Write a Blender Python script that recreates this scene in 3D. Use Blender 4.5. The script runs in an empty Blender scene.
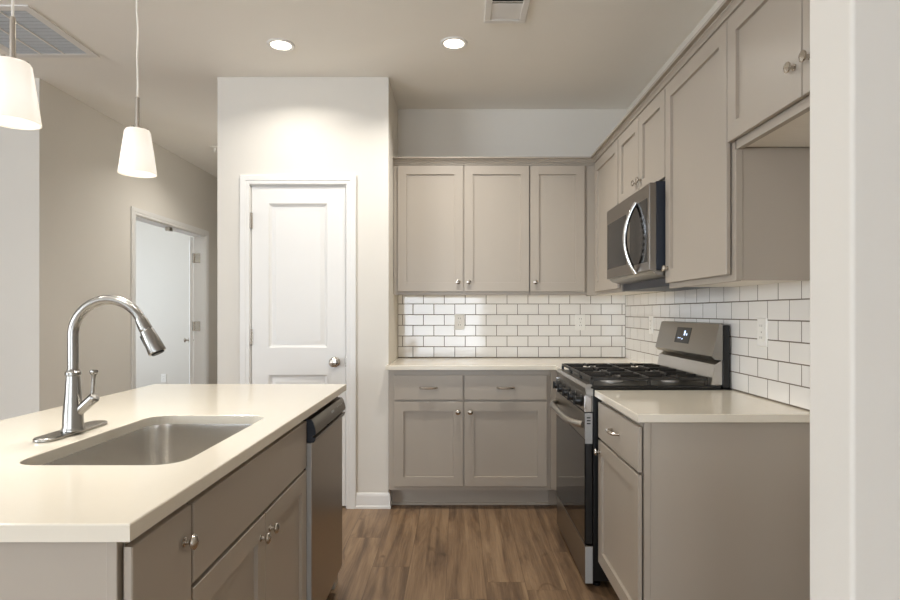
import bpy, bmesh, math, random
from mathutils import Vector, Matrix
random.seed(7)
SC = bpy.context.scene
COL = SC.collection

# ------------------------------------------------------------------ camera
EYE = 1.245
cd = bpy.data.cameras.new('camera'); cam = bpy.data.objects.new('camera', cd); COL.objects.link(cam)
cd.sensor_width = 36.0; cd.lens = 23.4
cd.shift_x = -7 / 900; cd.shift_y = 12.5 / 900
cd.clip_start = 0.05
cam.location = (0, 0, EYE); cam.rotation_euler = (math.pi / 2, 0, 0)
SC.camera = cam
SC.view_settings.view_transform = 'Standard'; SC.view_settings.look = 'None'
SC.view_settings.gamma = 1.0; SC.view_settings.use_curve_mapping = False
SC.view_settings.exposure = 0.34
SC.cycles.max_bounces = 12; SC.cycles.diffuse_bounces = 8; SC.cycles.glossy_bounces = 6
SC.cycles.caustics_reflective = False; SC.cycles.caustics_refractive = False
SC.cycles.sample_clamp_indirect = 6.0
SC.cycles.use_denoising = True

# ------------------------------------------------------------------ daylight and lamps
w = bpy.data.worlds.new('sky'); SC.world = w; w.use_nodes = True
w.node_tree.nodes['Background'].inputs[0].default_value = (0.80, 0.90, 1.0, 1)
w.node_tree.nodes['Background'].inputs[1].default_value = 2.6

def area_light(name, loc, rot, sx, sy, power, color):
    l = bpy.data.lights.new(name, 'AREA'); l.shape = 'RECTANGLE'; l.size = sx; l.size_y = sy
    l.energy = power; l.color = color
    o = bpy.data.objects.new(name, l); COL.objects.link(o); o.location = loc; o.rotation_euler = rot
    return o
DAY = (0.80, 0.89, 1.0)
# daylight through the patio door, the dining window, the living room window and the side room window
NEAR = -7.5
area_light('daylight_patio_door', (-0.60, NEAR + 0.07, 1.15), (math.radians(117), 0, 0), 2.6, 2.1, 102, DAY)
area_light('daylight_dining_window', (-3.9, NEAR + 0.07, 1.5), (math.radians(117), 0, 0), 1.9, 1.4, 56, DAY)
area_light('daylight_living_window', (-5.52, -1.8, 1.5), (math.radians(115), 0, -math.pi / 2), 3.0, 1.5, 165, DAY)
area_light('daylight_side_room_window', (-5.52, 6.3, 1.4), (math.pi / 2, 0, -math.pi / 2), 1.5, 1.4, 46, (0.76, 0.87, 1.0))
WARM = (1.0, 0.965, 0.905)

def down_light(loc, power, name='recessed_lamp_light', size=0.11):
    l = bpy.data.lights.new(name, 'AREA'); l.shape = 'DISK'; l.size = size; l.energy = power; l.color = WARM
    l.spread = math.radians(140)
    o = bpy.data.objects.new(name, l); COL.objects.link(o); o.location = loc
    return o

# ------------------------------------------------------------------ materials
MATS = {}
def s2l(c):
    return tuple((x / 255 / 12.92) if x / 255 <= 0.04045 else ((x / 255 + 0.055) / 1.055) ** 2.4 for x in c)

def mat(name, rgb, rough=0.5, metal=0.0, noise=0.03, nscale=6.0, bump=0.0, bscale=200.0, stretch=(1, 1, 1),
        spec=0.5, emit=None, estr=0.0, coat=0.0):
    m = bpy.data.materials.new(name); m.use_nodes = True
    nt = m.node_tree; N = nt.nodes; L = nt.links
    b = N['Principled BSDF']
    c = s2l(rgb)
    tc = N.new('ShaderNodeTexCoord'); mp = N.new('ShaderNodeMapping'); mp.inputs['Scale'].default_value = stretch
    L.new(tc.outputs['Object'], mp.inputs['Vector'])
    nz = N.new('ShaderNodeTexNoise'); nz.inputs['Scale'].default_value = nscale; nz.inputs['Detail'].default_value = 3
    L.new(mp.outputs['Vector'], nz.inputs['Vector'])
    mx = N.new('ShaderNodeMix'); mx.data_type = 'RGBA'
    mx.inputs['A'].default_value = (*[v * (1 - noise) for v in c], 1)
    mx.inputs['B'].default_value = (*[min(1, v * (1 + noise)) for v in c], 1)
    L.new(nz.outputs['Fac'], mx.inputs['Factor']); L.new(mx.outputs['Result'], b.inputs['Base Color'])
    b.inputs['Roughness'].default_value = rough; b.inputs['Metallic'].default_value = metal
    b.inputs['Specular IOR Level'].default_value = spec
    b.inputs['Coat Weight'].default_value = coat
    if bump:
        n2 = N.new('ShaderNodeTexNoise'); n2.inputs['Scale'].default_value = bscale; n2.inputs['Detail'].default_value = 2
        L.new(mp.outputs['Vector'], n2.inputs['Vector'])
        bp = N.new('ShaderNodeBump'); bp.inputs['Strength'].default_value = bump; bp.inputs['Distance'].default_value = 0.002
        L.new(n2.outputs['Fac'], bp.inputs['Height']); L.new(bp.outputs['Normal'], b.inputs['Normal'])
    if emit:
        b.inputs['Emission Color'].default_value = (*s2l(emit), 1); b.inputs['Emission Strength'].default_value = estr
    MATS[name] = m
    return m

WALL = mat('wall_paint', (219, 214, 205), 0.9, bump=0.08, bscale=350, noise=0.012)
WALL_L = mat('hall_wall_paint', (214, 208, 196), 0.9, bump=0.08, bscale=350, noise=0.012)
CEIL = mat('ceiling_paint', (242, 239, 232), 0.95, bump=0.08, bscale=300, noise=0.012)
TRIM = mat('trim_white_paint', (228, 226, 222), 0.45, noise=0.01)
CAB = mat('greige_cabinet_paint', (173, 163, 150), 0.36, noise=0.02, nscale=3)
CABIN = mat('cabinet_underside_maple', (236, 230, 219), 0.5, noise=0.05, nscale=12, stretch=(1, 8, 1))
QUARTZ = mat('cream_quartz', (226, 218, 202), 0.12, noise=0.012, nscale=90, spec=0.5)
STEEL = mat('brushed_steel', (186, 182, 176), 0.30, 1.0, noise=0.04, nscale=40, stretch=(1, 1, 30))
STEEL_H = mat('brushed_steel_horizontal', (150, 145, 138), 0.30, 1.0, noise=0.05, nscale=40, stretch=(30, 1, 60))
SINKST = mat('satin_sink_steel', (222, 219, 214), 0.24, 1.0, noise=0.04, nscale=30, stretch=(1, 20, 1))
FAUCET = mat('brushed_faucet_nickel', (150, 147, 142), 0.27, 1.0, noise=0.04, nscale=40, stretch=(20, 20, 1))
NICKEL = mat('satin_nickel', (205, 198, 188), 0.22, 1.0, noise=0.03, nscale=30)
CHROME = mat('polished_chrome', (225, 225, 225), 0.10, 1.0, noise=0.01)
BLACK = mat('black_enamel', (16, 16, 16), 0.3, noise=0.06)
IRON = mat('cast_iron', (42, 39, 36), 0.42, noise=0.1, bump=0.15, bscale=500)
NAVY = mat('dark_blue_black_casing', (32, 38, 50), 0.4, noise=0.05)
GLASSB = mat('black_oven_glass', (12, 12, 13), 0.06, noise=0.02, spec=0.4)
GREYG = mat('smoked_door_glass', (70, 68, 66), 0.08, noise=0.02)
ALU = mat('cast_aluminium', (190, 186, 180), 0.35, 0.4, noise=0.05)
TILE = mat('white_glazed_tile', (236, 233, 228), 0.07, noise=0.01, spec=0.55)
GROUT = mat('taupe_grout', (116, 105, 92), 0.9, noise=0.06, nscale=60)
PLAST = mat('white_plastic', (240, 238, 232), 0.35, noise=0.01)
DARK = mat('dark_slot', (28, 27, 26), 0.6, noise=0.05)
DUCT = mat('grey_filter_mesh', (196, 203, 210), 0.8, noise=0.06, nscale=60)
GREYP = mat('grey_plastic_edge', (170, 170, 168), 0.45, noise=0.03)
ICON = mat('lit_display_digits', (200, 220, 255), 0.4, noise=0.0, emit=(200, 220, 255), estr=1.5)
DIFF = mat('lit_pendant_diffuser', (255, 250, 240), 0.5, noise=0.0, emit=(255, 246, 230), estr=0.85)
LENS = mat('lit_led_lens', (255, 250, 240), 0.5, noise=0.0, emit=(255, 244, 226), estr=6.0)
CORD = mat('clear_white_cord', (225, 220, 210), 0.35, noise=0.02)

MICRO = mat('dark_brushed_steel', (132, 126, 119), 0.30, 1.0, noise=0.05, nscale=40, stretch=(30, 1, 60))
GLASSM = mat('smoked_microwave_glass', (20, 20, 21), 0.10, noise=0.02, spec=0.22)

def floor_material():
    m = bpy.data.materials.new('wood_plank_floor'); m.use_nodes = True
    nt = m.node_tree; N = nt.nodes; L = nt.links; b = N['Principled BSDF']
    def math_(op, a, b_=None, c=None):
        n = N.new('ShaderNodeMath'); n.operation = op
        for i, v in enumerate((a, b_, c)):
            if v is None: continue
            if isinstance(v, (int, float)): n.inputs[i].default_value = v
            else: L.new(v, n.inputs[i])
        return n.outputs[0]
    def comb(x, y, z):
        n = N.new('ShaderNodeCombineXYZ')
        for i, v in enumerate((x, y, z)):
            if isinstance(v, (int, float)): n.inputs[i].default_value = v
            else: L.new(v, n.inputs[i])
        return n.outputs[0]
    def noise(vec, scale, detail, rough=0.5, dist=0.0):
        n = N.new('ShaderNodeTexNoise'); n.inputs['Scale'].default_value = scale; n.inputs['Detail'].default_value = detail
        n.inputs['Roughness'].default_value = rough; n.inputs['Distortion'].default_value = dist
        L.new(vec, n.inputs['Vector']); return n.outputs['Fac']
    tc = N.new('ShaderNodeTexCoord'); sp = N.new('ShaderNodeSeparateXYZ'); L.new(tc.outputs['Object'], sp.inputs[0])
    X, Y = sp.outputs[0], sp.outputs[1]
    W, LEN = 0.182, 1.52
    cx = math_('DIVIDE', math_('ADD', X, 20.07), W); col = math_('FLOOR', cx); fx = math_('FRACT', cx)
    wn = N.new('ShaderNodeTexWhiteNoise'); wn.noise_dimensions = '1D'; L.new(col, wn.inputs['W'])
    cy = math_('DIVIDE', math_('ADD', math_('ADD', Y, 20), math_('MULTIPLY', wn.outputs['Value'], LEN)), LEN)
    row = math_('FLOOR', cy); fy = math_('FRACT', cy)
    w2 = N.new('ShaderNodeTexWhiteNoise'); w2.noise_dimensions = '2D'; L.new(comb(col, row, 0), w2.inputs['Vector'])
    pid = w2.outputs['Value']
    off = math_('MULTIPLY', pid, 37.0)
    g1 = noise(comb(math_('ADD', math_('MULTIPLY', X, 15), off), math_('ADD', math_('MULTIPLY', Y, 1.1), off), off), 1.0, 5, 0.55, 0.8)
    g2 = noise(comb(math_('MULTIPLY', X, 150), math_('ADD', math_('MULTIPLY', Y, 5), off), off), 1.0, 3, 0.6)
    kn = noise(comb(math_('ADD', math_('MULTIPLY', X, 7), off), math_('MULTIPLY', Y, 2.6), off), 1.0, 2, 0.5, 1.5)
    t = math_('ADD', math_('MULTIPLY', g1, 0.75), math_('MULTIPLY', g2, 0.22))
    t = math_('ADD', t, math_('MULTIPLY', math_('SUBTRACT', pid, 0.5), 0.07))
    rp = N.new('ShaderNodeValToRGB'); L.new(t, rp.inputs[0])
    e = rp.color_ramp.elements
    e[0].position = 0.28; e[0].color = (*s2l((74, 57, 43)), 1)
    e[1].position = 0.72; e[1].color = (*s2l((163, 137, 107)), 1)
    x = e.new(0.42); x.color = (*s2l((109, 86, 64)), 1)
    x = e.new(0.54); x.color = (*s2l((137, 111, 84)), 1)
    # knots
    kr = N.new('ShaderNodeValToRGB'); L.new(kn, kr.inputs[0])
    kr.color_ramp.elements[0].position = 0.26; kr.color_ramp.elements[0].color = (0.45, 0.40, 0.36, 1)
    kr.color_ramp.elements[1].position = 0.36; kr.color_ramp.elements[1].color = (1, 1, 1, 1)
    m1 = N.new('ShaderNodeMix'); m1.data_type = 'RGBA'; m1.blend_type = 'MULTIPLY'; m1.inputs['Factor'].default_value = 0.8
    L.new(rp.outputs[0], m1.inputs['A']); L.new(kr.outputs[0], m1.inputs['B'])
    # seams between planks
    sx = math_('LESS_THAN', math_('MULTIPLY', math_('MINIMUM', fx, math_('SUBTRACT', 1, fx)), W), 0.0012)
    sy = math_('LESS_THAN', math_('MULTIPLY', math_('MINIMUM', fy, math_('SUBTRACT', 1, fy)), LEN), 0.0012)
    sm = math_('MAXIMUM', sx, sy)
    m2 = N.new('ShaderNodeMix'); m2.data_type = 'RGBA'
    L.new(math_('MULTIPLY', sm, 0.55), m2.inputs['Factor']); L.new(m1.outputs['Result'], m2.inputs['A'])
    m2.inputs['B'].default_value = (*s2l((70, 52, 38)), 1)
    L.new(m2.outputs['Result'], b.inputs['Base Color'])
    b.inputs['Roughness'].default_value = 0.42
    bp = N.new('ShaderNodeBump'); bp.inputs['Strength'].default_value = 0.15; bp.inputs['Distance'].default_value = 0.001
    L.new(math_('SUBTRACT', g2, sm), bp.inputs['Height']); L.new(bp.outputs['Normal'], b.inputs['Normal'])
    return m
FLOOR = floor_material()

def shade_material():
    m = bpy.data.materials.new('lit_frosted_glass'); m.use_nodes = True
    nt = m.node_tree; N = nt.nodes; L = nt.links; b = N['Principled BSDF']
    b.inputs['Base Color'].default_value = (*s2l((225, 220, 212)), 1); b.inputs['Roughness'].default_value = 0.35
    tc = N.new('ShaderNodeTexCoord'); sp = N.new('ShaderNodeSeparateXYZ'); L.new(tc.outputs['Object'], sp.inputs[0])
    # the bulb glows through the middle of the shade: height 0 is the rim
    rp = N.new('ShaderNodeValToRGB'); mr = N.new('ShaderNodeMapRange')
    mr.inputs['From Min'].default_value = 0.0; mr.inputs['From Max'].default_value = 0.137
    L.new(sp.outputs[2], mr.inputs['Value']); L.new(mr.outputs['Result'], rp.inputs[0])
    e = rp.color_ramp.elements
    e[0].position = 0.0; e[0].color = (*s2l((246, 236, 220)), 1)
    e[1].position = 1.0; e[1].color = (*s2l((222, 212, 198)), 1)
    x = e.new(0.45); x.color = (*s2l((255, 249, 238)), 1)
    nz = N.new('ShaderNodeTexNoise'); nz.inputs['Scale'].default_value = 12
    L.new(rp.outputs[0], b.inputs['Emission Color']); b.inputs['Emission Strength'].default_value = 0.40
    return m
SHADE = shade_material()

# ------------------------------------------------------------------ mesh helpers
BASE = {}
class G:
    """collects shapes in world coordinates; build() links them as ONE mesh object"""
    def __init__(self): self.bm = bmesh.new()
    def face(self, vs, sm=False):
        try:
            f = self.bm.faces.new(vs); f.smooth = sm; return f
        except ValueError: return None
    def box(self, x0, x1, y0, y1, z0, z1, bev=0.0, seg=1):
        x0, x1 = min(x0, x1), max(x0, x1); y0, y1 = min(y0, y1), max(y0, y1); z0, z1 = min(z0, z1), max(z0, z1)
        v = [self.bm.verts.new((x, y, z)) for x in (x0, x1) for y in (y0, y1) for z in (z0, z1)]
        fs = [self.face([v[i] for i in q]) for q in ((0, 1, 3, 2), (4, 6, 7, 5), (0, 4, 5, 1), (2, 3, 7, 6), (0, 2, 6, 4), (1, 5, 7, 3))]
        if bev:
            es = list({e for f in fs for e in f.edges})
            bmesh.ops.bevel(self.bm, geom=es, offset=bev, segments=seg, affect='EDGES', profile=0.5)
        return self
    def loft(self, loops, cap0=True, cap1=True, sm=False, closed=True):
        R = [[self.bm.verts.new(p) for p in lp] for lp in loops]
        for a, b in zip(R, R[1:]):
            n = len(a)
            for i in range(n if closed else n - 1):
                j = (i + 1) % n
                self.face([a[i], a[j], b[j], b[i]], sm)
        if cap0: self.face(R[0][::-1])
        if cap1: self.face(R[-1])
        return self
    def lathe(self, o, axis, prof, seg=24, sm=True):
        """prof: (distance along axis, radius)"""
        o = Vector(o); a = Vector(axis).normalized()
        t = Vector((0, 0, 1)) if abs(a.z) < 0.9 else Vector((1, 0, 0))
        u = a.cross(t).normalized(); v = a.cross(u)
        loops = [[o + a * d + (u * math.cos(k * 2 * math.pi / seg) + v * math.sin(k * 2 * math.pi / seg)) * max(r, 1e-4)
                  for k in range(seg)] for d, r in prof]
        return self.loft(loops, sm=sm)
    def tube(self, pts, r, seg=12, flat=1.0):
        P = [Vector(p) for p in pts]; n = len(P)
        rr = r if isinstance(r, (list, tuple)) else [r] * n
        loops = []; u = None
        for i in range(n):
            d = (P[min(i + 1, n - 1)] - P[max(i - 1, 0)]).normalized()
            if u is None:
                t = Vector((0, 0, 1)) if abs(d.z) < 0.9 else Vector((0, 1, 0))
                u = d.cross(t).normalized()
            else:
                u = (u - d * u.dot(d)).normalized()
            v = d.cross(u)
            loops.append([P[i] + (u * math.cos(k * 2 * math.pi / seg) + v * math.sin(k * 2 * math.pi / seg) * flat) * rr[i] for k in range(seg)])
        return self.loft(loops, sm=True)
    def prism(self, poly, axis, a0, a1):
        """poly in the two other axes (in xyz order)"""
        def pt(p, a):
            return (a, p[0], p[1]) if axis == 'x' else (p[0], a, p[1]) if axis == 'y' else (p[0], p[1], a)
        return self.loft([[pt(p, a0) for p in poly], [pt(p, a1) for p in poly]])
    def rects(self, M, u0, u1, v0, v1, rings, cap0=True, cap1=True):
        loops = [[M(u0 + i, wv, v0 + i), M(u1 - i, wv, v0 + i), M(u1 - i, wv, v1 - i), M(u0 + i, wv, v1 - i)] for i, wv in rings]
        return self.loft(loops, cap0, cap1)
    def build(self, name, m, parent=None, base=(0, 0, 0), smooth=True):
        bm = self.bm
        b = Vector(BASE[parent.name]) if parent else Vector(base)
        bmesh.ops.recalc_face_normals(bm, faces=bm.faces[:])
        bmesh.ops.translate(bm, verts=bm.verts[:], vec=-b)
        me = bpy.data.meshes.new(name); bm.to_mesh(me); bm.free()
        for p in me.polygons: p.use_smooth = smooth
        if smooth: me.set_sharp_from_angle(angle=math.radians(32))
        me.materials.append(m)
        o = bpy.data.objects.new(name, me); COL.objects.link(o)
        if smooth:
            wnm = o.modifiers.new('weighted_normal', 'WEIGHTED_NORMAL'); wnm.keep_sharp = True; wnm.weight = 100
        if parent: o.parent = parent
        else: o.location = b
        BASE[o.name] = tuple(b)
        return o

def thing(name, label, cat, loc=(0, 0, 0), group=None):
    o = bpy.data.objects.new(name, None); COL.objects.link(o); o.location = loc; o.empty_display_size = 0.05
    BASE[o.name] = tuple(loc)
    return tag(o, label, cat, group)
def tag(o, label, cat, group=None):
    o['label'] = label; o['category'] = cat
    if group: o['group'] = group
    return o
def struct(o):
    o['kind'] = 'structure'; return o
def copy_tree(o, parent=None):
    c = o.copy(); COL.objects.link(c)
    if parent: c.parent = parent
    for ch in list(o.children): copy_tree(ch, c)
    return c
def facing_back(F): return lambda u, wv, v: (u, F - wv, v)       # front looks to -y
def facing_right_wall(F): return lambda u, wv, v: (F - wv, u, v)  # front looks to -x
def facing_aisle(F): return lambda u, wv, v: (F + wv, u, v)       # front looks to +x
def mbox(g, M, u0, u1, w0, w1, v0, v1, bev=0.0):
    a = M(u0, w0, v0); b = M(u1, w1, v1)
    return g.box(a[0], b[0], a[1], b[1], a[2], b[2], bev)

# cabinet part builders; M maps (along, outward, up)
def shaker(parent, M, u0, u1, v0, v1, stile=0.06, t=0.02, name='door'):
    g = G().rects(M, u0, u1, v0, v1, [(0, 0.006), (0, t - 0.0015), (0.0015, t), (stile, t), (stile + 0.001, t - 0.011)])
    return g.build(name, CAB, parent)
def slab(parent, M, u0, u1, v0, v1, t=0.02, name='drawer_front'):
    g = G().rects(M, u0, u1, v0, v1, [(0, 0.006), (0, t - 0.002), (0.002, t)])
    return g.build(name, CAB, parent)
def knob(parent, M, u, v, t=0.02, k=1.0):
    o = Vector(M(u, t, v)); ax = Vector(M(u, t + 1, v)) - o
    prof = [(0, 0.009), (0.002, 0.009), (0.004, 0.0055), (0.012, 0.005), (0.015, 0.008), (0.017, 0.0135), (0.020, 0.0155), (0.023, 0.0145), (0.0255, 0.010), (0.0265, 0.0)]
    G().lathe(o, ax, [(d * k, r * k) for d, r in prof], 20).build('knob', NICKEL, parent)
def pull(parent, M, u, v, length=0.10, t=0.02):
    g = G(); h = length / 2
    pts = [(-h, 0.0), (-h * 0.97, 0.012), (-h * 0.86, 0.021), (-h * 0.6, 0.026), (0, 0.028), (h * 0.6, 0.026), (h * 0.86, 0.021), (h * 0.97, 0.012), (h, 0.0)]
    rr = [0.007, 0.006, 0.006, 0.0065, 0.0075, 0.0065, 0.006, 0.006, 0.007]
    g.tube([M(u + a, t + b, v) for a, b in pts], rr, 10)
    g.build('handle', NICKEL, parent)

# ------------------------------------------------------------------ room shell
CH = 2.743
BW, RW, PW = 4.314, 1.251, 3.724      # back wall, right wall, pantry wall
PR, PL, LW = -0.436, -1.525, -2.668   # pantry right side, pantry left side, hall left wall
struct(G().box(-5.7, 3.3, -7.6, 8.2, -0.05, 0).build('floor', FLOOR))
struct(G().box(-5.7, 3.3, -7.6, 8.2, CH, CH + 0.05).build('ceiling', CEIL))
struct(G().box(PR - 0.11, RW + 0.11, BW, BW + 0.11, 0, CH).build('wall_back', WALL))
struct(G().box(RW, RW + 0.11, 1.15, BW, 0, CH).build('wall_right', WALL))
struct(G().box(0.69, 3.2, 1.022, 1.15, 0, CH, 0.008, 3).build('wall_front', WALL))
struct(G().box(3.2, 3.3, -7.6, 1.15, 0, CH).build('wall_east', WALL))
# pantry block: front wall with a door opening, and its two sides
DX0, DX1, DZ = -1.309, -0.710, 2.050     # pantry door leaf
g = G()
g.box(PL, DX0 - 0.02, PW, PW + 0.11, 0, CH)
g.box(DX1 + 0.02, PR, PW, PW + 0.11, 0, CH)
g.box(DX0 - 0.02, DX1 + 0.02, PW, PW + 0.11, DZ + 0.02, CH)
struct(g.build('wall_pantry', WALL))
struct(G().box(PR - 0.11, PR, PW + 0.11, BW, 0, CH).build('wall_pantry_right', WALL))
struct(G().box(PL, PL + 0.11, PW + 0.11, 8.1, 0, CH).build('wall_pantry_left', WALL))
# hall wall on the left with a double door opening
HY0, HY1, HZ = 4.847, 6.19, 2.045
g = G()
g.box(LW - 0.115, LW, 3.737, HY0 - 0.02, 0, CH)
g.box(LW - 0.115, LW, HY1 + 0.02, 8.1, 0, CH)
g.box(LW - 0.115, LW, HY0 - 0.02, HY1 + 0.02, HZ + 0.02, CH)
struct(g.build('wall_left', WALL))
struct(G().box(-5.6, LW - 0.115, 3.737, 3.85, 0, CH).build('wall_dining', WALL))
struct(G().box(-5.6, PL, 8.1, 8.2, 0, CH).build('wall_hall_end', WALL))
# outer walls with openings
def wall_with_holes(name, axis, pos, t, a0, a1, holes):
    g = G(); cur = a0
    def bx(p0, p1, z0, z1):
        if axis == 'y': g.box(p0, p1, pos, pos + t, z0, z1)
        else: g.box(pos, pos + t, p0, p1, z0, z1)
    for h0, h1, z0, z1 in sorted(holes):
        bx(cur, h0, 0, CH)
        if z0 > 0: bx(h0, h1, 0, z0)
        bx(h0, h1, z1, CH); cur = h1
    bx(cur, a1, 0, CH)
    return struct(g.build(name, WALL))
wall_with_holes('wall_near', 'y', -7.6, 0.1, -5.6, 3.2, [(-1.95, 0.75, 0.05, 2.25), (-4.9, -2.9, 0.75, 2.25)])
wall_with_holes('wall_west', 'x', -5.7, 0.1, -7.6, 8.2, [(-3.35, -0.25, 0.75, 2.25), (5.5, 7.1, 0.7, 2.1)])
def window(name, axis, pos, a0, a1, z0, z1):
    def bx(g, p0, p1, q0, q1, d=0.02):
        if axis == 'y': g.box(p0, p1, pos - d, pos + d, q0, q1)
        else: g.box(pos - d, pos + d, p0, p1, q0, q1)
    g = G(); f = 0.05; m = (a0 + a1) / 2
    bx(g, a0, a1, z0, z0 + f); bx(g, a0, a1, z1 - f, z1); bx(g, a0, a0 + f, z0, z1); bx(g, a1 - f, a1, z0, z1); bx(g, m - f / 2, m + f / 2, z0, z1)
    return struct(g.build(name, TRIM))
window('window_1', 'y', -7.55, -1.95, 0.75, 0.05, 2.25)
window('window_2', 'y', -7.55, -4.9, -2.9, 0.75, 2.25)
window('window_3', 'x', -5.65, -3.35, -0.25, 0.75, 2.25)
window('window_4', 'x', -5.65, 5.5, 7.1, 0.7, 2.1)

# ---- pantry door
d1 = struct(bpy.data.objects.new('door_1', None)); COL.objects.link(d1); BASE['door_1'] = (0, 0, 0)
d1['label'] = 'white two panel pantry door with round nickel knob'
def casing(parent, M, u0, u1, v1, wd=0.06):
    """stepped casing round an opening, mitred at the corners"""
    prof = [(0.0, 0.0), (0.0, 0.010), (0.004, 0.013), (0.022, 0.013), (0.026, 0.016), (wd - 0.006, 0.018), (wd, 0.015), (wd, 0.0)]
    g = G()
    loops = []
    for o_, wv in prof:
        loops.append([M(u0 - o_, wv, 0.0), M(u0 - o_, wv, v1 + o_), M(u1 + o_, wv, v1 + o_), M(u1 + o_, wv, 0.0)])
    # sweep: each loop is an open path
    R = [[g.bm.verts.new(p) for p in lp] for lp in loops]
    n = len(R)
    for k in range(n):
        a, b = R[k], R[(k + 1) % n]
        for i in range(3): g.face([a[i], a[i + 1], b[i + 1], b[i]])
    g.face([r[0] for r in R]); g.face([r[3] for r in R][::-1])
    return g.build('casing', TRIM, parent)
Mp = facing_back(PW)
casing(d1, Mp, DX0 - 0.008, DX1 + 0.008, DZ + 0.008)
g = G()
g.box(DX0 - 0.02, DX0 - 0.003, PW + 0.001, PW + 0.11, 0, DZ + 0.02); g.box(DX1 + 0.003, DX1 + 0.02, PW + 0.001, PW + 0.11, 0, DZ + 0.02)
g.box(DX0 - 0.003, DX1 + 0.003, PW + 0.001, PW + 0.11, DZ + 0.003, DZ + 0.02)
g.box(DX0 - 0.003, DX1 + 0.003, PW + 0.05, PW + 0.06, 0, DZ + 0.003)
g.build('jamb', TRIM, d1)
# leaf: stiles and rails with two moulded panels
Md = facing_back(PW + 0.045)
g = G(); T = 0.04
px0, px1 = DX0 + 0.108, DX1 - 0.117
z_lo0, z_lo1, z_up0, z_up1 = 0.24, 0.848, 1.022, 1.940
for a in ((DX0, px0, 0.012, DZ), (px1, DX1, 0.012, DZ), (px0, px1, 0.012, z_lo0), (px0, px1, z_lo1, z_up0), (px0, px1, z_up1, DZ)):
    mbox(g, Md, a[0], a[1], 0, T, a[2], a[3])
for a, b in ((z_lo0, z_lo1), (z_up0, z_up1)):
    g.rects(Md, px0, px1, a, b, [(0, 0.004), (0, T), (0.006, T - 0.006), (0.018, T - 0.013), (0.022, T - 0.013), (0.042, T - 0.006), (0.046, T - 0.005)])
leaf = g.build('door_leaf', TRIM, d1)
kx, kz = -0.777, 0.93
G().lathe((kx, PW + 0.005, kz), (0, -1, 0), [(0, 0.033), (0.005, 0.033), (0.009, 0.026), (0.012, 0.013), (0.028, 0.012), (0.036, 0.024), (0.046, 0.030), (0.056, 0.029), (0.064, 0.020), (0.067, 0.0)], 28).build('door_knob', NICKEL, d1)
G().box(DX1 - 0.001, DX1 + 0.004, PW - 0.001, PW + 0.02, kz - 0.03, kz + 0.03).build('latch_plate', NICKEL, d1)
for hz in (0.30, 1.09, 1.83):
    G().lathe((DX0 - 0.003, PW - 0.004, hz - 0.05), (0, 0, 1), [(0, 0.007), (0.1, 0.007)], 10).box(DX0 - 0.014, DX0 + 0.008, PW + 0.0, PW + 0.006, hz - 0.05, hz + 0.05).build('hinge', NICKEL, d1)

def baseboard(name, pts_w, h=0.098):
    """pts_w: list of (x,y) path along the wall with outward offsets handled by profile lists"""
    g = G()
    prof = [(0.0, 0.0), (0.016, 0.0), (0.016, 0.014), (0.012, 0.02), (0.012, h - 0.022), (0.008, h - 0.006), (0.004, h), (0.0, h)]
    loops = []
    for o_, z in prof: loops.append([(*f(o_), z) for f in pts_w])
    R = [[g.bm.verts.new(p) for p in lp] for lp in loops]; n = len(R)
    for k in range(n):
        a, b = R[k], R[(k + 1) % n]
        for i in range(len(pts_w) - 1): g.face([a[i], a[i + 1], b[i + 1], b[i]])
    g.face([r[0] for r in R]); g.face([r[-1] for r in R][::-1])
    return struct(g.build(name, TRIM))
baseboard('baseboard_pantry', [lambda o: (DX1 + 0.069, PW - o), lambda o: (PR + o, PW - o), lambda o: (PR + o, 3.785)])
baseboard('baseboard_pantry_left', [lambda o: (DX0 - 0.069, PW - o), lambda o: (PL - o, PW - o), lambda o: (PL - o, 8.09)])
baseboard('baseboard_hall', [lambda o: (LW + o, 3.74), lambda o: (LW + o, HY0 - 0.075)])
baseboard('baseboard_dining', [lambda o: (LW - 0.005, 3.737 - o), lambda o: (-5.59, 3.737 - o)])

# ---- double door of the side room, seen down the hall
d2 = struct(bpy.data.objects.new('door_2', None)); COL.objects.link(d2); BASE['door_2'] = (0, 0, 0)
d2['label'] = 'open double doorway with white casing in the hall wall'
casing(d2, facing_aisle(LW), HY0 - 0.008, HY1 + 0.008, HZ + 0.008)
g = G()
g.box(LW - 0.115, LW - 0.001, HY0 - 0.02, HY0, 0, HZ + 0.02); g.box(LW - 0.115, LW - 0.001, HY1, HY1 + 0.02, 0, HZ + 0.02)
g.box(LW - 0.115, LW - 0.001, HY0, HY1, HZ, HZ + 0.02)
g.build('jamb', TRIM, d2)
G().box(LW - 0.06, LW - 0.02, 5.47, 5.53, HZ - 0.035, HZ).build('ball_catch', NICKEL, d2)
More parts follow.
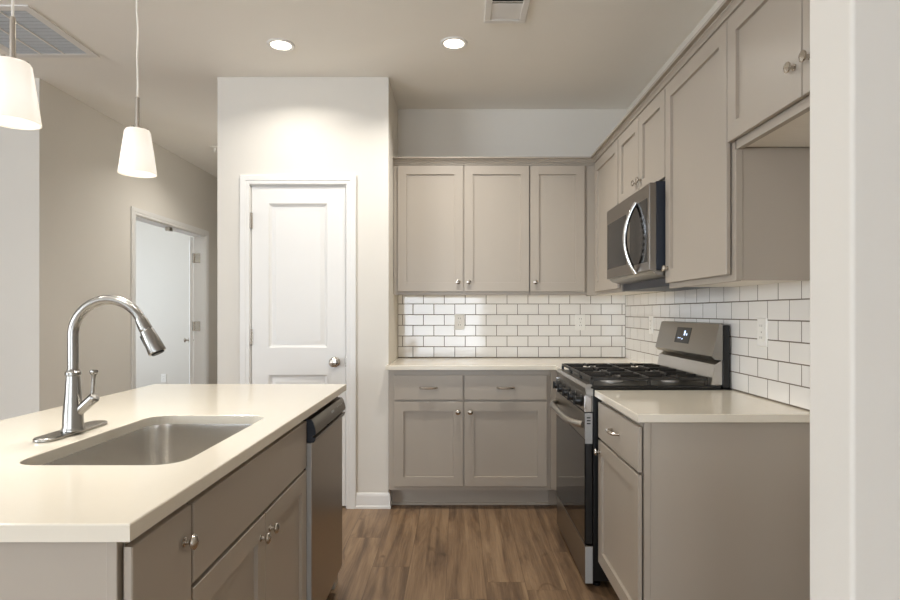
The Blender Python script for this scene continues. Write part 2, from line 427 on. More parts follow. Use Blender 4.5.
# the far leaf stands open, seen edge on, swung away from the camera
hinge = Vector((LW - 0.118, HY1 - 0.005, 0)); dirv = Vector((-0.425, 0.905, 0)).normalized(); nrm = Vector((-dirv.y, dirv.x, 0))
g = G()
q = [hinge, hinge + dirv * 0.66, hinge + dirv * 0.66 + nrm * 0.035, hinge + nrm * 0.035]
g.loft([[(p.x, p.y, 0.012) for p in q], [(p.x, p.y, HZ - 0.005) for p in q]])
lf = g.build('door_leaf', TRIM, d2)
for s in (0, 1):
    o = hinge + dirv * 0.60 + nrm * (0.035 if s else 0.0) + Vector((0, 0, 0.93))
    ax = nrm if s else -nrm
    G().lathe(o, ax, [(0, 0.03), (0.006, 0.03), (0.010, 0.012), (0.03, 0.012), (0.04, 0.027), (0.052, 0.027), (0.06, 0.0)], 18).build('door_knob', NICKEL, lf)
for hz in (0.30, 1.10, 1.82):
    G().box(LW - 0.112, LW - 0.048, HY1 - 0.005, HY1 + 0.0, hz - 0.05, hz + 0.05).box(LW - 0.121, LW - 0.108, HY1 - 0.02, HY1 - 0.006, hz - 0.05, hz + 0.05).build('hinge', NICKEL, d2)

# ------------------------------------------------------------------ tiled backsplash: real tiles over grout
def tile_panel(name, M, u0, u1, v0, v1, label, first, dirn):
    t = thing(name, label, 'backsplash', M(u0, 0, v0))
    g = G(); mbox(g, M, u0, u1, 0.0005, 0.0098, v0, v1); g.build('grout', GROUT, t)
    g = G(); pu, pv, gap = 0.1538, 0.0785, 0.0046
    r = 0
    while v0 + r * pv < v1 - 0.006:
        a0, a1 = v0 + r * pv + gap, min(v0 + (r + 1) * pv, v1)
        start = first - (pu if True else 0) * 3 + (pu / 2 if r % 2 else 0)
        k = 0
        while True:
            b0 = start + k * pu + gap / 2; b1 = b0 + pu - gap; k += 1
            if b0 > u1: break
            c0, c1 = max(b0, u0 + 0.001), min(b1, u1 - 0.001)
            if c1 - c0 < 0.008: continue
            tu, tv = random.uniform(-1, 1) * 0.0006, random.uniform(-1, 1) * 0.0006
            def P(u, wv, v, b0=b0, a0=a0, tu=tu, tv=tv):
                k_ = (u - b0) / pu - 0.5; l_ = (v - a0) / pv - 0.5
                return M(u, wv + (tu * k_ + tv * l_ if wv > 0.009 else 0), v)
            g.rects(P, c0, c1, a0, a1, [(0, 0.004), (0, 0.0101), (0.0004, 0.0104), (0.0012, 0.0106)], cap0=False)
        r += 1
    g.build('tiles', TILE, t, smooth=False)
    return t
Mb = facing_back(BW)
tile_panel('tile_backsplash', Mb, PR + 0.003, RW - 0.012, 0.913, 1.372, 'white subway tile backsplash with dark grout on the back wall', -0.324, 1)
Mr = facing_right_wall(RW)
tile_panel('tile_backsplash', Mr, 2.0, BW - 0.001, 0.898, 1.372, 'white subway tile backsplash behind the range on the right wall', 2.03, 1)

# ------------------------------------------------------------------ base cabinets, back wall
FB = 3.704
M = facing_back(FB)
def base_cab_back(x0, x1, d0, d1, label, knob_u, extra=None):
    t = thing('base_cabinet', label, 'cabinet', ((x0 + x1) / 2, BW - 0.3, 0))
    G().box(x0, x1, FB, BW - 0.002, 0.122, 0.884).build('body', CAB, t)
    G().box(x0, x1, FB + 0.085, FB + 0.10, 0.0, 0.122).build('toe_kick', CAB, t)
    G().box(x0, x1, FB + 0.072, FB + 0.085, 0.0, 0.018, 0.003).build('shoe_molding', CAB, t)
    dr = slab(t, M, d0, d1, 0.694, 0.851)
    pull(dr, M, (d0 + d1) / 2, 0.771, 0.105)
    do = shaker(t, M, d0, d1, 0.149, 0.682)
    knob(do, M, knob_u, 0.620, k=1.1)
    return t
base_cab_back(PR + 0.004, 0.0425, -0.397, 0.038, 'greige base cabinet on the back wall, beside the pantry wall', 0.006)
t = base_cab_back(0.0425, 0.590, 0.047, 0.567, 'greige base cabinet on the back wall, beside the range', 0.084)
t = thing('corner_cabinet', 'greige corner base cabinet filler tucked beside the far side of the range', 'cabinet', (0.92, 3.85, 0))
G().box(0.592, RW - 0.002, FB, BW - 0.002, 0.122, 0.884).box(0.65, RW - 0.002, 3.40, FB, 0.122, 0.884).build('body', CAB, t)
G().box(0.592, 0.70, FB + 0.085, FB + 0.10, 0, 0.122).box(0.72, 0.735, 3.40, FB + 0.085, 0, 0.122).build('toe_kick', CAB, t)

# back countertop, L shaped round the corner
def ease(loop_xy, i):
    """inset of a simple rectilinear loop by i (counter-clockwise loop)"""
    n = len(loop_xy); out = []
    for k in range(n):
        p0, p1, p2 = Vector(loop_xy[k - 1]), Vector(loop_xy[k]), Vector(loop_xy[(k + 1) % n])
        d0 = (p1 - p0).normalized(); d1_ = (p2 - p1).normalized()
        n0 = Vector((-d0.y, d0.x)); n1 = Vector((-d1_.y, d1_.x))
        out.append(p1 + (n0 + n1) * i / (1 + n0.dot(n1)))
    return out
def top_slab(name, loop, z0, z1, label):
    g = G()
    g.loft([[(p[0], p[1], z0) for p in ease(loop, 0.002)], [(p[0], p[1], z0 + 0.002) for p in loop], [(p[0], p[1], z1 - 0.003) for p in loop],
            [(p[0], p[1], z1 - 0.001) for p in ease(loop, 0.001)], [(p[0], p[1], z1) for p in ease(loop, 0.003)]])
    o = g.build(name, QUARTZ, None, (loop[0][0], loop[0][1], z0), smooth=False); tag(o, label, 'countertop'); return o
top_slab('countertop', [(PR + 0.002, 3.723), (PR - 0.012, 3.721), (PR - 0.012, 3.660), (0.617, 3.660), (0.617, 3.397), (RW - 0.011, 3.397), (RW - 0.011, BW - 0.002), (PR + 0.002, BW - 0.002)],
         0.8845, 0.912, 'cream quartz countertop along the back wall under the tiles')

# ------------------------------------------------------------------ base cabinet on the right wall
FR = 0.648
M = facing_right_wall(FR)
t = thing('base_cabinet', 'greige base cabinet on the right, between the range and the fridge space', 'cabinet', (0.95, 2.32, 0))
G().box(FR, RW - 0.002, 2.045, 2.62, 0.11, 0.868).build('body', CAB, t)
g = G().box(FR + 0.02, RW - 0.002, 2.027, 2.045, 0.0, 0.868).box(FR, FR + 0.022, 2.024, 2.045, 0.0, 0.868, 0.001)
g.build('side_panel', CAB, t)
G().box(FR + 0.075, FR + 0.09, 2.045, 2.62, 0.0, 0.11).build('toe_kick', CAB, t)
dr = slab(t, M, 2.032, 2.604, 0.690, 0.847)
pull(dr, M, 2.318, 0.772, 0.10)
do = shaker(t, M, 2.032, 2.604, 0.136, 0.679)
knob(do, M, 2.572, 0.632)
top_slab('countertop', [(0.617, 2.000), (RW - 0.002, 2.000), (RW - 0.002, 2.624), (0.617, 2.624)], 0.8685, 0.897, 'small cream quartz countertop on the right, nearer than the range')

# ------------------------------------------------------------------ wall cabinets
UB = 4.013; UR = 0.950; UZ0, UZ1 = 1.365, 2.286
M = facing_back(UB)
def wall_body(t, x0, x1, y0, y1, z0, z1, under=True):
    G().box(x0, x1, y0, y1, z0 + 0.012, z1).build('body', CAB, t)
t = thing('wall_cabinet', 'greige two door wall cabinet on the back wall above the tiles', 'cabinet', (0.03, BW - 0.15, UZ0))
G().box(PR + 0.002, 0.496, UB, BW - 0.002, UZ0 + 0.015, UZ1).build('body', CAB, t)
G().box(PR + 0.002, 0.496, UB, UB + 0.02, UZ0, UZ0 + 0.015).build('bottom_rail', CAB, t)
G().box(PR + 0.002, 0.496, UB + 0.02, BW - 0.002, UZ0 + 0.01, UZ0 + 0.0148).build('underside', CABIN, t)
d = shaker(t, M, -0.405, 0.042, 1.389, 2.249); knob(d, M, 0.008, 1.452)
d = shaker(t, M, 0.050, 0.493, 1.389, 2.249); knob(d, M, 0.081, 1.452)
t = thing('wall_cabinet', 'greige one door wall cabinet in the back corner above the tiles', 'cabinet', (0.72, BW - 0.15, UZ0))
G().box(0.498, UR - 0.001, UB, BW - 0.002, UZ0 + 0.015, UZ1).build('body', CAB, t)
G().box(0.498, UR - 0.001, UB, UB + 0.02, UZ0, UZ0 + 0.015).build('bottom_rail', CAB, t)
G().box(0.498, UR - 0.001, UB + 0.02, BW - 0.002, UZ0 + 0.01, UZ0 + 0.0148).build('underside', CABIN, t)
d = shaker(t, M, 0.501, 0.872, 1.389, 2.249); knob(d, M, 0.536, 1.452)

M = facing_right_wall(UR)
def right_wall_cab(y0, y1, z0, label):
    t = thing('wall_cabinet', label, 'cabinet', (1.1, (y0 + y1) / 2, z0))
    G().box(UR, RW - 0.002, y0, y1, z0 + 0.015, UZ1).build('body', CAB, t)
    G().box(UR, UR + 0.02, y0, y1, z0, z0 + 0.015).build('bottom_rail', CAB, t)
    G().box(UR + 0.02, RW - 0.002, y0, y1, z0 + 0.006, z0 + 0.0148).build('underside', CABIN, t)
    return t
t = right_wall_cab(3.374, BW - 0.002, UZ0, 'greige wall cabinet on the right, between the corner and the microwave')
shaker(t, M, 3.392, 3.955, 1.385, 2.249)
t = right_wall_cab(2.620, 3.372, 1.838, 'short greige two door wall cabinet above the microwave')
d = shaker(t, M, 3.000, 3.370, 1.853, 2.249); knob(d, M, 3.035, 1.915)
d = shaker(t, M, 2.624, 2.994, 1.853, 2.249); knob(d, M, 2.958, 1.915)
t = right_wall_cab(2.000, 2.618, UZ0 - 0.012, 'tall greige single door wall cabinet, nearer than the microwave')
d = shaker(t, M, 2.020, 2.612, 1.376, 2.249); knob(d, M, 2.580, 1.440)
g = G().box(UR + 0.0235, RW - 0.004, 1.992, 2.0, UZ0 - 0.010, 1.805).box(UR, UR + 0.022, 1.990, 2.0, UZ0 - 0.010, 1.80)
g.build('side_panel', CAB, t)
# cabinet over the fridge space
FZ = 1.800
t = thing('wall_cabinet', 'greige two door wall cabinet over the empty fridge space', 'cabinet', (1.1, 1.57, FZ))
G().box(UR, RW - 0.002, 1.152, 1.988, FZ + 0.015, UZ1).build('body', CAB, t)
G().box(UR, UR + 0.02, 1.152, 1.988, FZ, FZ + 0.015).build('bottom_rail', CAB, t)
G().box(UR + 0.02, RW - 0.002, 1.152, 1.988, FZ + 0.008, FZ + 0.0148).build('underside', CABIN, t)
d = shaker(t, M, 1.581, 2.013, 1.829, 2.249); knob(d, M, 1.612, 1.920)
d = shaker(t, M, 1.154, 1.576, 1.829, 2.249); knob(d, M, 1.540, 1.920)
# crown along both runs
prof = [(0.0, 2.255), (0.007, 2.255), (0.010, 2.258), (0.010, 2.262), (0.003, 2.263), (0.003, 2.268), (0.012, 2.270), (0.014, 2.276), (0.019, 2.282), (0.026, 2.286), (0.026, 2.292), (0.042, 2.292), (0.044, 2.294), (0.044, 2.303), (0.0, 2.303)]
g = G(); loops = []
for p, z in prof: loops.append([(PR + 0.002, UB - 0.001 - p, z), (UR - 0.001 - p, UB - 0.001 - p, z), (UR - 0.001 - p, 1.152, z)])
R = [[g.bm.verts.new(p) for p in lp] for lp in loops]; n = len(R)
for k in range(n):
    a, b = R[k], R[(k + 1) % n]
    for i in range(2): g.face([a[i], a[i + 1], b[i + 1], b[i]])
g.face([r[0] for r in R]); g.face([r[-1] for r in R][::-1])
o = g.build('crown_molding', CAB, None, (UR, UB, 2.25)); tag(o, 'greige crown molding along the tops of the wall cabinets', 'molding')

# ------------------------------------------------------------------ microwave
MY0, MY1, MX = 2.624, 3.370, 0.863
M = facing_right_wall(MX)
t = thing('microwave', 'stainless over the range microwave hung between the right wall cabinets', 'microwave', (1.05, 3.0, 1.36))
G().box(0.893, RW - 0.012, MY0, MY1, 1.436, 1.835, 0.002).box(0.955, RW - 0.012, MY0 + 0.01, MY1 - 0.01, 1.366, 1.436).build('body', NAVY, t)
g = G().rects(M, MY0, MY1, 1.436, 1.828, [(0, -0.030), (0, -0.003), (0.003, 0.0)])
door = g.build('door', MICRO, t)
G().rects(M, 2.985, MY1 - 0.02, 1.490, 1.745, [(0, -0.002), (0, 0.0008), (0.001, 0.0012)]).build('window', GLASSM, door)
kp = G().rects(M, 2.655, 2.92, 1.475, 1.765, [(0, -0.002), (0, 0.001), (0.001, 0.0014)]).build('control_panel', GLASSM, t)
for r in range(7):
    for c in range(3):
        u = 2.685 + c * 0.026; v = 1.51 + r * 0.028
        G().rects(M, u, u + 0.015, v, v + 0.012, [(0, 0.001), (0, 0.0022), (0.001, 0.0026)]).build('button', GREYG, kp)
pts = []
for i in range(17):
    a = i / 16; s = math.sin(a * math.pi)
    pts.append(M(2.812 + 0.022 * s, 0.002 + 0.048 * s ** 0.8, 1.432 + 0.340 * a))
G().tube(pts, 0.0105, 12).build('handle', CHROME, door)
g = G().prism([(0.876, 1.434), (0.893, 1.418), (0.985, 1.398), (0.985, 1.434)], 'y', MY0 + 0.004, MY1 - 0.004)
g.build('bottom_vent', STEEL_H, t)

# ------------------------------------------------------------------ gas range
RY0, RY1 = 2.632, 3.388
t = thing('gas_range', 'stainless and black gas range standing between the base cabinets', 'range', (0.92, 3.01, 0))
G().box(0.612, 1.235, RY0, RY1, 0.035, 0.898, 0.002).build('body', BLACK, t)
top = G().box(0.598, 1.19, RY0, RY1, 0.899, 0.916, 0.004, 2).build('cooktop', BLACK, t)
# stainless front lip above the controls
g = G().prism([(0.612, 0.868), (0.583, 0.876), (0.576, 0.905), (0.583, 0.921), (0.606, 0.921), (0.612, 0.9)], 'y', RY0, RY1)
g.build('front_lip', STEEL_H, t)
g = G().prism([(0.612, 0.798), (0.577, 0.798), (0.582, 0.876), (0.612, 0.868)], 'y', RY0 + 0.004, RY1 - 0.004)
cp = g.build('control_panel', STEEL_H, t)
for yy in (RY0, RY1 - 0.01):
    G().box(0.573, 0.606, yy, yy + 0.010, 0.796, 0.872, 0.003, 2).build('end_cap', CHROME, t)
for k in range(5):
    yk = RY0 + 0.09 + k * (RY1 - RY0 - 0.18) / 4
    kb = G().lathe((0.580, yk, 0.836), (-1, 0, 0.05), [(0, 0.026), (0.006, 0.027), (0.010, 0.023), (0.030, 0.020), (0.033, 0.018), (0.033, 0.0)], 24).build('control_knob', BLACK, cp)
    G().box(0.541, 0.5475, yk - 0.0045, yk + 0.0045, 0.817, 0.857, 0.001).build('grip', DARK, kb)
M = facing_right_wall(0.6115)
# oven door: steel top band, black glass below, steel and black edges
dz0, dz1 = 0.200, 0.792
od = G().box(0.5775, 0.6105, RY0 + 0.004, RY1 - 0.004, dz0, dz1, 0.002).build('oven_door', BLACK, t)
G().box(0.5745, 0.5773, RY0 + 0.003, RY1 - 0.003, 0.675, dz1, 0.001).build('door_band', STEEL_H, od)
G().box(0.5748, 0.5773, RY0 + 0.003, RY1 - 0.003, dz0 + 0.004, 0.673, 0.001).build('window', GLASSB, od)
e = G().box(0.5762, 0.6095, RY0 + 0.0005, RY0 + 0.0036, 0.655, dz1).build('vent_edge', GREYP, od)
for k in range(3):
    G().box(0.584, 0.601, RY0 + 0.0001, RY0 + 0.0005, 0.742 + k * 0.013, 0.748 + k * 0.013).build('vent_slot', DARK, e)
pts = []; rr = []
for i in range(21):
    a = -1 + i / 10
    out = 0.052 * (1 - abs(a) ** 5)
    pts.append((0.575 - out, (RY0 + RY1) / 2 + a * (RY1 - RY0 - 0.06) / 2, 0.735)); rr.append(0.0155)
G().tube(pts, rr, 14, 1.0).build('handle', STEEL, od)
sd = G().box(0.577, 0.611, RY0 + 0.004, RY1 - 0.004, 0.024, 0.192, 0.002).build('storage_drawer', STEEL_H, t)
G().box(0.5775, 0.6105, RY0 + 0.0008, RY0 + 0.0038, 0.026, 0.190).build('drawer_edge', GREYP, sd)
for fx in (0.64, 1.19):
    for fy in (RY0 + 0.05, RY1 - 0.05):
        G().lathe((fx, fy, 0), (0, 0, 1), [(0, 0.018), (0.012, 0.018), (0.016, 0.008), (0.034, 0.008)], 14).build('foot', BLACK, t)
# burners and grates
for bx_, by_, r in ((0.74, 2.80, 0.045), (1.02, 2.80, 0.036), (0.74, 3.22, 0.040), (1.02, 3.22, 0.034), (0.88, 3.01, 0.046)):
    bn = G().lathe((bx_, by_, 0.9158), (0, 0, 1), [(0, r * 1.15), (0.004, r * 1.15), (0.006, r), (0.014, r * 0.95), (0.014, 0)], 24).build('burner', ALU, top)
    G().lathe((bx_, by_, 0.9300), (0, 0, 1), [(0, r * 0.86), (0.003, r * 0.88), (0.006, r * 0.82), (0.0065, 0)], 24).build('burner_cap', IRON, bn)
gz0, gz1 = 0.938, 0.952
seg = (RY1 - RY0 - 0.02) / 3
for k in range(3):
    y0 = RY0 + 0.010 + k * seg + 0.002; y1 = RY0 + 0.010 + (k + 1) * seg - 0.002
    g = G(); b = 0.011; x0, x1 = 0.604, 1.135
    g.box(x0, x0 + b, y0, y1, gz0, gz1, 0.002); g.box(x1 - b, x1, y0, y1, gz0, gz1, 0.002)
    g.box(x0, x1, y0, y0 + b, gz0, gz1, 0.002); g.box(x0, x1, y1 - b, y1, gz0, gz1, 0.002)
    ym = (y0 + y1) / 2; xm = (x0 + x1) / 2
    g.box(xm - b / 2, xm + b / 2, y0, y1, gz0, gz1, 0.002)
    for cx in ((x0 + xm) / 2, (x1 + xm) / 2):
        for s in (-1, 1):
            g.box(cx - b / 2, cx + b / 2, ym + s * 0.035, y1 if s > 0 else y0, gz0 + 0.002, gz1 + 0.003, 0.002)
            g.box(cx + s * 0.035, cx + s * 0.125, ym - b / 2, ym + b / 2, gz0 + 0.002, gz1 + 0.003, 0.002)
    for cx in (x0 + b / 2, xm, x1 - b / 2):
        for cy in (y0 + b / 2, y1 - b / 2):
            g.box(cx - 0.006, cx + 0.006, cy - 0.006, cy + 0.006, 0.9155, gz0 + 0.002)
    g.build('grate', IRON, top)
# backguard
bg = G().prism([(1.150, 1.046), (1.186, 1.193), (1.200, 1.196), (1.200, 1.030), (1.166, 1.030)], 'y', RY0 + 0.010, RY1 + 0.004).build('backguard', STEEL_H, t)
G().box(1.201, 1.234, RY0 + 0.008, RY1 - 0.006, 0.90, 1.188, 0.006, 2).build('backguard_rear', BLACK, t)
G().prism([(1.150, 0.9165), (1.168, 1.008), (1.200, 1.029), (1.200, 0.9165)], 'y', RY0 + 0.016, RY1 - 0.010).build('vent_riser', STEEL, t)
# display panel lies on the sloped face
def Mbg(u, wv, v):
    k = (v - 1.046) / (1.193 - 1.046)
    return (1.150 + 0.036 * k - wv, u, v)
dp = G().rects(Mbg, 2.935, 3.125, 1.088, 1.168, [(0, -0.002), (0, 0.001), (0.002, 0.0016)]).build('display', BLACK, bg)
for u, v, a, b in ((3.000, 1.128, 0.016, 0.024), (2.974, 1.128, 0.010, 0.010), (3.050, 1.110, 0.010, 0.006), (3.075, 1.110, 0.010, 0.006), (3.020, 1.106, 0.012, 0.006)):
    G().rects(Mbg, u, u + a, v, v + b, [(0, 0.0014), (0, 0.0020)]).build('lit_digit', ICON, dp)

# ------------------------------------------------------------------ island
IX = -0.550
M = facing_aisle(IX)
IB = -1.16
pn = thing('end_panel', 'greige panel closing the island end nearest the camera', 'panel', (-0.9, 0.95, 0))
G().box(IB - 0.018, IX - 0.018, 0.950, 0.968, 0, 0.883).build('panel', CAB, pn)
G().box(IX - 0.019, IX - 0.001, 0.948, 0.966, 0, 0.883, 0.001).build('corner_trim', CAB, pn)
o = G().box(IB - 0.018, IB - 0.001, 0.969, 2.70, 0, 0.883).build('rear_panel', CAB, None, (IB, 1.8, 0)); tag(o, 'greige panel along the rear of the island, under the seating overhang', 'panel')
o = G().box(IB, IX, 2.630, 2.70, 0, 0.883).build('end_panel', CAB, None, (-0.85, 2.66, 0)); tag(o, 'greige panel closing the island end beyond the dishwasher', 'panel')
t = thing('base_cabinet', 'narrow greige island cabinet nearest the camera, with one round knob', 'cabinet', (-0.85, 1.07, 0))
G().box(IB, IX, 0.969, 1.170, 0.11, 0.883).build('body', CAB, t)
G().box(IX - 0.09, IX - 0.075, 0.969, 1.170, 0, 0.11).build('toe_kick', CAB, t)
d = slab(t, M, 0.955, 1.168, 0.136, 0.862, name='door'); knob(d, M, 1.135, 0.80)
t = thing('base_cabinet', 'greige two door island cabinet under the sink', 'cabinet', (-0.85, 1.62, 0))
g = G()
g.box(IB, IX, 1.172, 1.190, 0.11, 0.883); g.box(IB, IX, 2.048, 2.066, 0.11, 0.883); g.box(IB, IB + 0.018, 1.19, 2.048, 0.11, 0.883)
g.box(IB + 0.018, IX, 1.19, 2.048, 0.11, 0.128); g.box(IX - 0.018, IX, 1.19, 2.048, 0.128, 0.883)
g.build('body', CAB, t)
G().box(IX - 0.09, IX - 0.075, 1.172, 2.066, 0, 0.11).build('toe_kick', CAB, t)
slab(t, M, 1.177, 2.062, 0.700, 0.862, name='false_drawer_front')
d = shaker(t, M, 1.177, 1.617, 0.136, 0.690); knob(d, M, 1.580, 0.635)
d = shaker(t, M, 1.622, 2.062, 0.136, 0.690); knob(d, M, 1.654, 0.635)

# dishwasher
t = thing('dishwasher', 'stainless dishwasher built into the far end of the island', 'dishwasher', (-0.85, 2.35, 0))
WY0, WY1 = 2.074, 2.622
G().box(IB + 0.02, IX + 0.012, WY0, WY1, 0.10, 0.868).build('body', DARK, t)
dd = G().box(IX + 0.013, -0.514, WY0, WY1, 0.112, 0.782, 0.003, 2).build('door', mat('dishwasher_steel', (176, 168, 158), 0.32, 1.0, noise=0.05, nscale=40, stretch=(30, 1, 60)), t)
G().box(IX + 0.0135, -0.517, WY0 - 0.0035, WY0 - 0.0002, 0.114, 0.780).build('door_edge', GREYP, dd)
prof = [(-0.537, 0.867), (-0.516, 0.865), (-0.509, 0.855), (-0.503, 0.835), (-0.500, 0.818), (-0.502, 0.811), (-0.513, 0.808), (-0.513, 0.803), (-0.501, 0.800), (-0.503, 0.790), (-0.507, 0.784), (-0.537, 0.784)]
cpn = G().prism(prof, 'y', WY0 + 0.004, WY1).build('control_panel', mat('dark_stainless', (120, 114, 106), 0.32, 1.0, noise=0.05, nscale=40, stretch=(30, 1, 60)), t)
G().prism([(a - 0.0004, b) for a, b in prof], 'y', WY0 - 0.003, WY0 + 0.0035).build('end_cap', NAVY, cpn)
G().box(-0.5128, -0.5040, 2.29, 2.37, 0.8036, 0.8078).build('latch_slot', DARK, cpn)
def face_x(z): return -0.503 - 0.006 * (z - 0.835) / 0.020
for k in range(4):
    yk = 2.355 + k * 0.012
    G().box(face_x(0.842) - 0.002, face_x(0.842) + 0.0012, yk, yk + 0.008, 0.836, 0.847).build('badge_mark', GREYP, cpn)
for k in range(4):
    yk = 2.47 + k * 0.028
    G().box(face_x(0.846) - 0.002, face_x(0.846) + 0.001, yk, yk + 0.012, 0.843, 0.848).build('control_mark', GREYP, cpn)
G().box(IX - 0.06, IX - 0.045, WY0, WY1, 0.0, 0.10).build('kick_plate', DARK, t)

# island countertop with an undermount sink cut-out
def rrect(x0, x1, y0, y1, r, n=8):
    out = []
    for cx, cy, a0 in ((x1 - r, y1 - r, 0), (x0 + r, y1 - r, 90), (x0 + r, y0 + r, 180), (x1 - r, y0 + r, 270)):
        for k in range(n + 1):
            a = math.radians(a0 + 90 * k / n); out.append((cx + r * math.cos(a), cy + r * math.sin(a)))
    return out
CX0, CX1, CY0, CY1, CZ0, CZ1 = -1.410, -0.515, 0.921, 2.725, 0.8835, 0.912
SX0, SX1, SY0, SY1 = -0.985, -0.610, 1.277, 1.897
g = G(); bm = g.bm
outer = [(CX0, CY0), (CX1, CY0), (CX1, CY1), (CX0, CY1)]
def ring(loop, z): return [bm.verts.new((p[0], p[1], z)) for p in loop]
def quads(a, b):
    for i in range(len(a)): g.face([a[i], a[(i + 1) % len(a)], b[(i + 1) % len(a)], b[i]])
o0 = ring(ease(outer, 0.003), CZ1); o1 = ring(ease(outer, 0.001), CZ1 - 0.001); o2 = ring(outer, CZ1 - 0.003); o3 = ring(outer, CZ0)
h0 = ring(rrect(SX0 - 0.002, SX1 + 0.002, SY0 - 0.002, SY1 + 0.002, 0.064), CZ1); h1 = ring(rrect(SX0, SX1, SY0, SY1, 0.062), CZ1 - 0.002); h2 = ring(rrect(SX0, SX1, SY0, SY1, 0.062), CZ0)
quads(o0, o1); quads(o1, o2); quads(o2, o3); quads(h0, h1); quads(h1, h2)
def edges_of(r):
    out = []
    for i in range(len(r)):
        e_ = bm.edges.get((r[i], r[(i + 1) % len(r)])); out.append(e_)
    return out
bmesh.ops.triangle_fill(bm, use_beauty=True, use_dissolve=False, edges=edges_of(o0) + edges_of(h0))
bmesh.ops.triangle_fill(bm, use_beauty=True, use_dissolve=False, edges=edges_of(o3) + edges_of(h2))
o = g.build('countertop', QUARTZ, None, (CX0, CY0, CZ0), smooth=False); tag(o, 'cream quartz island countertop with the sink cut into it', 'countertop')

# sink
t = thing('kitchen_sink', 'brushed steel undermount sink set in the island countertop', 'sink', (-0.80, 1.585, 0.66))
g = G(); ins = 0.012
S = lambda i, z, r: [(x, y, z) for x, y in rrect(SX0 + i, SX1 - i, SY0 + i, SY1 - i, r)]
outer_l = [S(-0.010, 0.8830, 0.072), S(-0.010, 0.70, 0.072), S(0.01, 0.665, 0.07), S(0.06, 0.655, 0.05)]
inner_l = [S(-0.006, 0.8832, 0.068), S(-0.005, 0.870, 0.067), S(-0.002, 0.70, 0.066), S(0.004, 0.682, 0.066), S(0.018, 0.670, 0.062), S(0.05, 0.664, 0.04), S(0.13, 0.661, 0.03)]
g.loft(outer_l[::-1] + inner_l, sm=True)
g.build('basin', SINKST, t)
dr = G().lathe((-0.80, 1.585, 0.6615), (0, 0, 1), [(0, 0.055), (0.002, 0.055), (0.003, 0.048), (0.0015, 0.040), (0.0015, 0)], 28).build('drain', CHROME, t)
G().lathe((-0.80, 1.585, 0.6632), (0, 0, 1), [(0, 0.036), (0.003, 0.034), (0.004, 0.012), (0.014, 0.010), (0.015, 0)], 24).build('strainer', CHROME, dr)

# faucet
FX, FY, FZ_ = -1.050, 1.600, CZ1
t = thing('kitchen_faucet', 'brushed nickel pull down faucet with high arc standing behind the island sink', 'faucet', (FX, FY, FZ_))
pl = []
for i, z in ((0.004, 0.0002), (0.0, 0.002), (0.0, 0.007), (0.003, 0.010)):
    pl.append([(x, y, FZ_ + z) for x, y in rrect(FX - 0.045 + i, FX + 0.012 - i, 1.492 + i, 1.757 - i, 0.0255 - i, 10)])
G().loft(pl).build('deck_plate', FAUCET, t)
cxp = FX - 0.0
G().lathe((cxp, FY, FZ_ + 0.0105), (0, 0, 1), [(0, 0.0285), (0.006, 0.0285), (0.010, 0.026), (0.05, 0.0245), (0.10, 0.020), (0.145, 0.0175), (0.150, 0.0175), (0.152, 0.0195), (0.160, 0.0195), (0.163, 0.016), (0.168, 0.0145)], 32).build('body', FAUCET, t)
R_ = 0.098; zc = 1.182
pts = [(cxp, FY, FZ_ + 0.172), (cxp, FY, 1.12), (cxp, FY, 1.16)]
end = math.radians(27)
for k in range(25):
    a = math.pi - (math.pi - end) * k / 24
    pts.append((cxp + R_ + R_ * math.cos(a), FY, zc + R_ * math.sin(a)))
G().tube(pts, 0.0135, 20).build('spout', FAUCET, t)
tip = Vector(pts[-1]); dv = Vector((math.sin(end), 0, -math.cos(end)))
sh = G().lathe(tip, dv, [(-0.004, 0.0138), (0.002, 0.0155), (0.030, 0.0175), (0.032, 0.0165), (0.035, 0.0165), (0.037, 0.018), (0.070, 0.0215), (0.098, 0.0235), (0.102, 0.022), (0.1025, 0.0)], 28).build('spray_head', FAUCET, t)
nv = Vector((-math.cos(end), 0, -math.sin(end)))
c = tip + dv * 0.056 + nv * 0.019
G().tube([c - dv * 0.014, c + dv * 0.014], 0.0055, 10).build('spray_button', DARK, sh)
G().lathe(tip + dv * 0.1026, dv, [(0, 0.017), (0.003, 0.016), (0.003, 0)], 20).build('spray_nozzle', DARK, sh)
a0 = Vector((cxp + 0.012, FY, FZ_ + 0.060)); a1 = Vector((cxp + 0.062, FY, FZ_ + 0.104))
ax = (a1 - a0)
hb = G().lathe(a0, ax, [(0, 0.013), (ax.length - 0.010, 0.0145), (ax.length - 0.004, 0.0145), (ax.length, 0.012), (ax.length + 0.001, 0)], 22).build('handle_hub', FAUCET, t)
l0 = a1 + Vector((-0.009, 0, -0.002))
G().lathe(l0, (0.06, 0, 1), [(0, 0.0045), (0.05, 0.0048), (0.060, 0.006), (0.064, 0.0095), (0.070, 0.0105), (0.074, 0.009), (0.075, 0)], 16).build('lever', FAUCET, hb)

